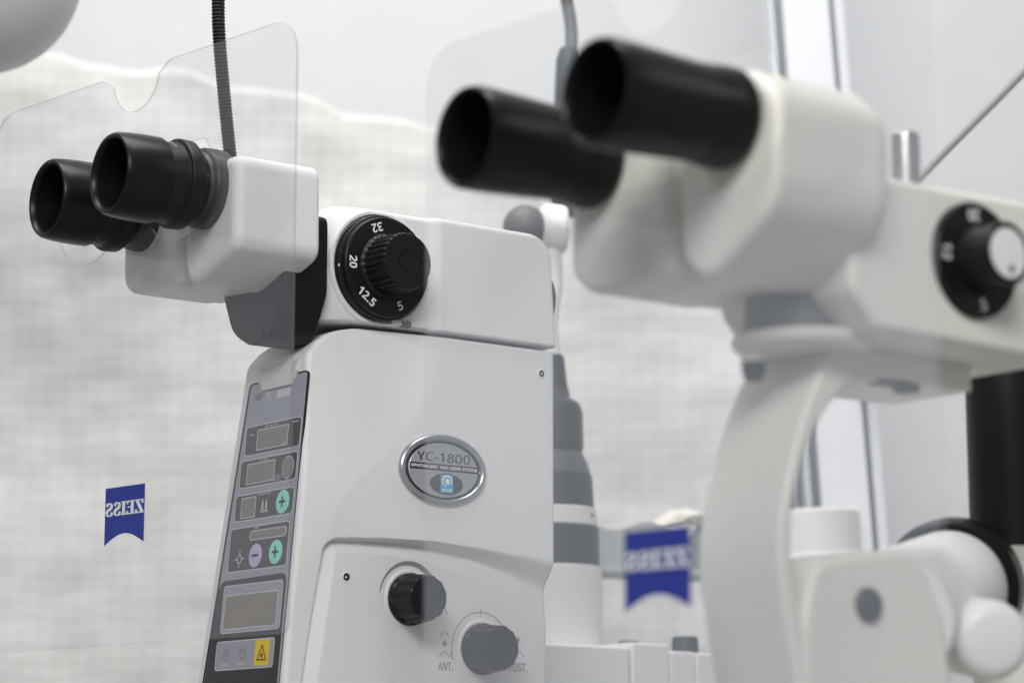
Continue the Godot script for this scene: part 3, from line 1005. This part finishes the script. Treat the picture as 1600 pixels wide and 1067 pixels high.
# ---------------------------------------------------------------- the instrument close to the lens
func near_slit_lamp() -> void:
	var t := thing("slit_lamp", "cream slit lamp close to the lens, out of focus, with curved arm", "slit lamp", Vector3(0.005935, 0.85, -0.894926), 37.0)
	var cm: Material = M.cream_plastic
	var b := joint("binocular", t)
	for sec in [rounded([Vector2(10, 458), Vector2(24, 463.5), Vector2(50, 463.5), Vector2(65, 450), Vector2(65, 409), Vector2(24, 385), Vector2(10, 396)], [8, 12, 16, 16, 26, 16, 12], 10), rounded([Vector2(3, 458), Vector2(-24, 463.5), Vector2(-44, 463.5), Vector2(-58, 450), Vector2(-58, 402), Vector2(-46, 392.5), Vector2(3, 391)], [8, 12, 14, 14, 12, 14, 6], 10)]:
		part("prism_housing", prism(sec, 65, 128, "zy", 4.0, 12.0, 40.0, 6), cm, b)
	part("bridge", prism(rounded([Vector2(-50, 420), Vector2(50, 420), Vector2(50, 408), Vector2(24, 388), Vector2(-36, 391), Vector2(-50, 405)], [6, 6, 12, 12, 12, 12], 6), 80, 124, "zy", 5.0, 3.0, 32.0, 4), cm, b)
	for z in [39.6, -39.6]:
		var p := joint("eyepiece", t)
		var o := Vector3(0, 445.3, z)
		part("eyecup", lathe([[26, 13.5], [4, 16.4], [0.5, 17.4], [-0.6, 18.4], [-0.3, 19.4], [2, 20.2], [10, 20.2], [30, 19.2], [44, 18.4], [49, 18.6], [56, 19.4], [62, 19.4], [62.6, 18.6], [72, 14]], o, Vector3.RIGHT, 56), M.rubber, p)
		part("lens", lathe([[24, 0], [24.4, 8], [25.4, 13.8], [32, 13.8], [32.1, 0.0]], o, Vector3.RIGHT, 40), M.lens_glass, p)
	# head with the magnification dial
	var hd := rounded([Vector2(116, 432), Vector2(236, 434), Vector2(236, 369), Vector2(130, 371.5), Vector2(116, 386)], [10, 6, 4, 6, 10], 6)
	part("head_housing", prism(hd, -26, 50, "xy", 3.0, 3.5), cm, t)
	var d := joint("magnification_dial", t)
	var o2 := Vector3(183, 404.8, 49.6)
	var zax := Vector3(0, 0, 1)
	part("dial_ring", lathe([[0, 0], [0, 23.2], [2.6, 23.2], [3.4, 22.6], [3.6, 21.6], [3.6, 0.0]], o2, zax, 72), M.dull_black, d)
	part("knob", lathe([[3.4, 0], [3.5, 13.6], [9, 12.6], [16, 12.4], [17.5, 12.8], [19, 12.6], [19.6, 11.8], [19.4, 10.6], [18.8, 10.3], [18.8, 0.0]], o2, zax, 72, 28.0, 18, 0.5, 8.9, 16.5), M.dull_black, d)
	part("knob_cap", lathe([[18.5, 0], [18.6, 10.2], [19.3, 10.0], [19.5, 0.0]], o2, zax, 48), M.bright_plastic, d)
	part("cap_dot", prism(oval(1.3, 1.6, 16, Vector2(184.2, 398.6)), 69.0, 69.3), M.ink_black, d)
	for a in [["20", 96.0], ["12", 176.0], ["5", 277.0]]:
		var an := deg_to_rad(a[1])
		var out := Vector3(cos(an), sin(an), 0)
		lettering("numeral", a[0], 4.4, o2 + out * 18.0 + Vector3(0, 0, 3.65), (-out).cross(zax), -out, M.ink_white, d, "bold", 0.12)
	# pin on top, rotating mount and lens turret below
	part("guide_pin", lathe([[432, 0], [432, 6.1], [464.5, 6.1], [466, 5.2], [466.2, 0.0]], Vector3(188.6, 0, 10), Vector3.UP, 36), M.steel, t)
	part("rotary_ring", lathe([[372, 0], [372, 22], [389, 21], [390, 0.0]], Vector3(127, 0, 9), Vector3.UP, 48), M.mid_grey, t)
	part("mount_collar", lathe([[367.6, 0], [368, 24], [369.4, 27], [371.4, 28.2], [373.4, 28.2], [374, 27.4], [372.6, 26.4], [372.4, 0.0]], Vector3(130, 0, 8), Vector3.UP, 64), cm, t)
	part("bracket_tab", prism(rect(9, 4.6, 1.5, Vector2(122, 378)), -8, 6, "xy", 1, 1), cm, t)
	part("adjuster", lathe([[363.4, 0], [363.6, 5.0], [370, 5.6], [371, 0.0]], Vector3(111, 0, 0), Vector3.UP, 30), cm, t)
	part("adjuster_tip", lathe([[356, 0], [356.4, 3.4], [359, 4.6], [363.4, 4.9], [363.6, 0.0]], Vector3(111, 0, 0), Vector3.UP, 30), M.slate, t)
	# curved arm
	var front := [Vector2(137, 372), Vector2(127.5, 358.5), Vector2(117, 338), Vector2(109, 315), Vector2(105, 298), Vector2(104.4, 282), Vector2(107, 264), Vector2(112, 240), Vector2(118, 212), Vector2(128, 160), Vector2(140, 100)]
	var rear := [Vector2(152, 100), Vector2(140, 160), Vector2(129, 212), Vector2(122.5, 240), Vector2(115.5, 264), Vector2(111.6, 281), Vector2(111.2, 296), Vector2(114, 312), Vector2(122.5, 332), Vector2(132, 345.5), Vector2(140, 352.5), Vector2(149, 357.0), Vector2(162, 358.6), Vector2(214, 359.5), Vector2(214, 371)]
	front.append_array(rear)
	var arm_loop := smooth_loop(front)
	part("swing_arm", prism(arm_loop, -27, 20, "xy", 2.0, 2.5, 40.0), cm, t)
	part("stop_hook", prism(rounded([Vector2(160, 359.4), Vector2(176, 360.0), Vector2(183, 359.2), Vector2(183, 355.8), Vector2(176, 355.8), Vector2(175, 358.0), Vector2(160, 357.8)], 0.8), 12, 20, "xy", 0.6, 0.6), M.mid_grey, t)
	# joint body under the arm
	part("joint_body", prism(rounded([Vector2(114, 100), Vector2(114, 258), Vector2(121, 285), Vector2(142, 289.5), Vector2(178, 293), Vector2(193, 268), Vector2(197, 230), Vector2(197, 100)], [4, 20, 14, 14, 18, 24, 20, 4], 6), -26, 21, "xy", 0, 4.0), cm, t)
	part("joint_button", lathe([[0, 0], [0, 6.9], [2.0, 6.7], [2.8, 6.0], [3.0, 0.0]], Vector3(149, 269.4, 20.6), zax, 40), M.slate, t)
	part("lock_handle", lathe([[-60, 0], [-60, 16.0], [16, 16.4], [20, 15.6], [22.5, 13.4], [23.4, 10.0], [23.8, 0.0]], Vector3(232, 261, 0), Vector3(-0.45, -0.12, 0.88), 48, 40.0), M.bright_plastic, t)
	var bo := Vector3(156, 261, 14)
	var ba := Vector3(130, 27, -76)
	part("lens_barrel", lathe([[30, 0], [30, 27.0], [148, 26.0], [148.1, 0.0]], bo, ba, 72), M.bright_plastic, t)
	part("scale_ring", lathe([[146, 20], [146, 29.0], [148, 31.0], [160, 31.0], [162, 29.0], [162, 20]], bo, ba, 72), M.rubber, t)
	part("rear_barrel", lathe([[160, 0], [160, 24.0], [205, 24.0], [205.1, 0.0]], bo, ba, 64), M.bright_plastic, t)
	part("pedestal", prism(rect(220, 130, 16, Vector2(205, -30)), 1, 101, "xz", 0, 5), cm, t)
	part("column", lathe([[100, 0], [100, 18], [307, 18], [308, 0.0]], Vector3(322, 0, -60), Vector3.UP, 48), cm, t)
	part("black_post", lathe([[307, 0], [307, 17.6], [425, 17.6], [426, 0.0]], Vector3(322, 0, -60), Vector3.UP, 48), M.dull_black, t)


func smooth_loop(pts: Array) -> PackedVector2Array:
	var out := PackedVector2Array()
	var n := pts.size()
	for i in n:
		var p0: Vector2 = pts[(i + n - 1) % n]
		var p1: Vector2 = pts[i]
		var p2: Vector2 = pts[(i + 1) % n]
		var p3: Vector2 = pts[(i + 2) % n]
		var sharp := absf((p2 - p1).angle_to(p3 - p2)) > 0.9 or absf((p1 - p0).angle_to(p2 - p1)) > 0.9
		for k in (1 if sharp else 4):
			var w := k / 4.0
			out.append(p1.cubic_interpolate(p2, p0, p3, w))
	return out


# ---------------------------------------------------------------- breath shields
func shield(label: String, at: Vector3, turn: float, m: Material, k: float, z0: float, y0: float, zc_hole: float, y_hole: float, top: float, bottom: float, wd: float, mark_y: float) -> Node3D:
	var t := thing("breath_shield", label, "shield", at, turn)
	t.set_meta("group", "clear breath shields")
	var c := z0
	var hw := wd / 2.0
	# outline: (z, y), counted from the upper notch round the sheet and along a slit into the eyepiece opening
	var corner := [Vector2(c + 29 * k, top), Vector2(c + hw, top), Vector2(c + hw, bottom), Vector2(c - hw, bottom), Vector2(c - hw, top), Vector2(c - 29 * k, top)]
	var rad := [8.0 * k, 20.0 * k, 6.0 * k, 6.0 * k, 20.0 * k, 8.0 * k]
	var out := PackedVector2Array()
	var left := PackedVector2Array()
	for i in 13:
		var a := deg_to_rad(-90.0 + 80.0 * i / 12.0)
		left.append(Vector2(c + cos(a) * 20.0 * k, top - 2.0 * k + sin(a) * 20.0 * k))
	var full := rounded([left[12]] + corner + [Vector2(c - (left[12].x - c), left[12].y)], [0.0] + rad + [0.0], 8)
	var eps := 0.012
	out.append(Vector2(c + eps, left[0].y))
	for i in range(1, 12):
		out.append(left[i])
	out.append_array(full)
	for i in range(11, 0, -1):
		out.append(Vector2(2.0 * c - left[i].x, left[i].y))
	out.append(Vector2(c - eps, left[0].y))
	# opening for both eyepieces
	var hole := PackedVector2Array()
	var hr := 29.0 * k
	var dx := 39.0 * k
	hole.append(Vector2(zc_hole - eps, y_hole + hr * 0.72))
	for i in 25:
		var a := deg_to_rad(134.0 + 184.0 * i / 24.0)
		hole.append(Vector2(zc_hole - dx, y_hole) + Vector2(cos(a), sin(a)) * hr)
	for i in 25:
		var a := deg_to_rad(-138.0 + 184.0 * i / 24.0)
		hole.append(Vector2(zc_hole + dx, y_hole) + Vector2(cos(a), sin(a)) * hr)
	hole.append(Vector2(zc_hole + eps, y_hole + hr * 0.72))
	out.append_array(hole)
	var dup := PackedVector2Array()
	for p in out:
		if dup.is_empty() or dup[-1].distance_to(p) > 1e-3:
			dup.append(p)
	part("sheet", sheet_with_opening(dup, eps, false), m, t)
	part("cut_edge", sheet_with_opening(dup, eps, true), M.acrylic_edge if m == M.acrylic else M.acrylic_soft_edge, t)
	# printed mark, made to be read from the other side
	var mw := 34.0 * k * 0.985
	var mh := 29.2 * k
	var mc := Vector2(c + 1.0 * k, mark_y)
	var fl := PackedVector2Array([mc + Vector2(-mw / 2, mh / 2), mc + Vector2(mw / 2, mh / 2), mc + Vector2(mw / 2, -mh / 2)])
	for i in range(1, 14):
		var u := i / 14.0
		fl.append(mc + Vector2(mw / 2 - mw * u, -mh / 2 + 5.4 * k * sin(PI * u)))
	fl.append(mc + Vector2(-mw / 2, -mh / 2))
	var mk := joint("printed_mark", t)
	part("flag", prism(fl, -0.78, -0.9, "zy"), M.royal_blue, mk)
	for q in 3:
		lettering("lettering", "ZEISS", 7.0 * k, Vector3(-0.9, mc.y + 3.4 * k, mc.x + (q - 1) * 0.32 * k), Vector3(0, 0, -1), Vector3.UP, M.ink_white, mk, "serif", 0.12 + 0.03 * q, 31.8 * k)
	return t


# the outline runs in and out along one line between rim and opening; that line is closed here
func sheet_with_opening(loop: PackedVector2Array, eps: float, edge: bool) -> ArrayMesh:
	var n := loop.size()
	var tri := Geometry2D.triangulate_polygon(loop)
	var pts := loop.duplicate()
	var cut := {}
	for i in n:
		for j in n:
			if absi(i - j) > 1 and loop[i].distance_to(loop[j]) < eps * 2.6:
				cut[i] = true
				pts[i] = (loop[i] + loop[j]) / 2.0
	var v := PackedVector3Array()
	var f := PackedInt32Array()
	for x in [-0.75, 0.75]:
		for p in pts:
			v.append(Vector3(x, p.y, p.x))
	var area := 0.0
	for i in n:
		area += loop[i].cross(loop[(i + 1) % n])
	for i in n:
		var b := (i + 1) % n
		if not edge or cut.has(i) and cut.has(b):
			continue
		f.append_array(PackedInt32Array([i, b, i + n, b, b + n, i + n]))
	for i in (0 if edge else tri.size() / 3):
		var a := tri[i * 3]
		var b := tri[i * 3 + 1]
		var c := tri[i * 3 + 2]
		if (loop[b] - loop[a]).cross(loop[c] - loop[a]) * area < 0.0:
			b = tri[i * 3 + 2]
			c = tri[i * 3 + 1]
		f.append_array(PackedInt32Array([a, c, b, a + n, b + n, c + n]))
	return fin(v, f, 25.0)


func breath_shields() -> void:
	# frame turned 7 degrees from the instrument behind it; z = 0 at the nearer eyepiece
	var la := deg_to_rad(37.5)
	var o := Vector3(-0.06406, 0.85, -1.32724) + Vector3(cos(la), 0, -sin(la)) * -0.143 + Vector3(sin(la), 0, cos(la)) * 0.033
	shield("clear breath shield on the in-focus laser slit lamp, with sharp blue printed mark", o, 44.5, M.acrylic, 1.0, -54.0, 0, -54.0, 499.0, 567.0, 270.0, 262.0, 335.0)
	var ra := deg_to_rad(37.0)
	var o2 := Vector3(0.005935, 0.85, -0.894926) + Vector3(cos(ra), 0, -sin(ra)) * 0.063 + Vector3(sin(ra), 0, cos(ra)) * 0.0396
	shield("clear breath shield on the blurred cream slit lamp, with blurred blue printed mark", o2, 42.0, M.acrylic_haze, 1.02, -39.0, 0, -39.2, 447.0, 510.0, 206.0, 269.0, 280.0)


# ---------------------------------------------------------------- things farther back
func far_things() -> void:
	# aluminium column, leaning a little
	var c := thing("rail_column", "pale aluminium rail column with dark grooves behind the cream slit lamp", "column", Vector3(0.2525, 0.85, -1.72), 0.0)
	c.rotation_degrees.z = 3.25
	var prof := PackedVector2Array([Vector2(-26, -20), Vector2(26, -20), Vector2(26, 12), Vector2(19.5, 12), Vector2(19.5, 2), Vector2(14.5, 2), Vector2(14.5, 20), Vector2(-18, 20), Vector2(-18, 2), Vector2(-24, 2), Vector2(-24, 12), Vector2(-26, 12)])
	part("profile", prism(prof, 0, 1150, "xz"), M.aluminium, c)
	for x in [-21.0, 17.0]:
		part("groove_strip", prism(rect(4.6, 3, 0.3, Vector2(x, 4.2)), 0, 1150, "xz"), M.rail_grey, c)
	part("clamp_collar", lathe([[352, 30], [352, 36], [356, 36], [357, 34], [386, 34], [388, 32], [388, 30]], Vector3(-26, 0, 12), Vector3.UP, 48), M.bright_plastic, c)
	for x in [-40.0, -33.0]:
		part("rod", lathe([[0, 0], [0, 2.6], [520, 2.6], [520.1, 0.0]], Vector3(x, 0, 24), Vector3.UP, 16), M.rail_grey, c)
	part("rod_cap", prism(rect(14, 12, 2, Vector2(18, 24)), 470, 484, "xz", 1, 1), M.rail_grey, c)
	# lamp dome at the upper left
	var l := thing("examination_lamp", "pale grey rounded lamp dome in the upper left corner", "lamp", Vector3(-0.3212, 1.5329, -1.4375), 0.0)
	var dome := []
	for i in 25:
		var a := PI * i / 24.0
		dome.append([-62.0 * cos(a), 62.0 * sin(a)])
	part("dome", lathe(dome, Vector3.ZERO, Vector3(0.35, -0.75, 0.2), 72, 60.0), M.lamp_grey, l)
	part("arm", tube([Vector3(-20, 30, -10), Vector3(-60, 140, -30), Vector3(-120, 420, -60)], 11.0, 18), M.lamp_grey, l)
	# cord
	var cd := thing("grey_cord", "thin grey cord slanting across the wall in the upper right", "cord", Vector3(0.2462, 1.4118, -1.4591), 0.0)
	part("cord", tube(curve_points([Vector3(-60, -64, -8), Vector3(0, 0, 0), Vector3(77, 77.6, 14), Vector3(170, 180, 30), Vector3(230, 320, 40)], 40), 2.5, 12), M.cord_grey, cd)
	# chin rest
	var ch := thing("chin_rest", "grey chin rest with folded cream paper pad behind the blurred blue mark", "chin rest", Vector3(0.0895, 0.85, -1.62), 32.0)
	var loops := []
	for k in 25:
		var u := -1.0 + 2.0 * k / 24.0
		var ww := 44.0 * u
		var hh := 364.0 + 4.5 * cos(u * 5.4 + 1.3) + 6.0 * u * u * (1.0 if u < 0 else 0.2)
		var zc := 16.0 * (1.0 - u * u)
		var l2 := PackedVector3Array()
		l2.append_array([Vector3(ww, 338 + 3 * u, zc), Vector3(ww, hh - 1.0, zc + 1.0), Vector3(ww, hh, zc - 0.5), Vector3(ww, hh - 1.0, zc - 3.0), Vector3(ww, 338 + 3 * u, zc - 3.0)])
		loops.append(l2)
	part("cup", loft(loops, 30.0), M.cup_grey, ch)
	part("tray", prism(rect(96, 46, 16), 334, 337.6, "xz", 0.5, 0.5), M.cup_grey, ch)
	part("post", lathe([[0, 0], [0, 6], [334, 6], [334.2, 0.0]], Vector3(-42, 0, -4), Vector3.UP, 24), M.mid_grey, ch)
	var nz := FastNoiseLite.new()
	nz.seed = 5
	nz.frequency = 0.06
	var pl := []
	for k in 17:
		var u := k / 16.0
		var l3 := PackedVector3Array()
		var yc := 366.0 + 9.0 * sin(u * 2.6) - 2.0 * u
		var th := 2.0 + 3.5 * sin(PI * minf(1.0, u * 1.1))
		for i in 12:
			var a := TAU * i / 12.0
			var w2 := 16.0 * (0.6 + 0.4 * sin(PI * u))
			var nn := nz.get_noise_3d(u * 60.0, cos(a) * 20.0, sin(a) * 20.0)
			l3.append(Vector3(0 + 44.0 * u, yc + sin(a) * th + 3.0 * nn, 6.0 + cos(a) * w2 + 2.0 * nn))
		pl.append(l3)
	part("paper_pad", loft(pl, 34.0), M.paper, ch)
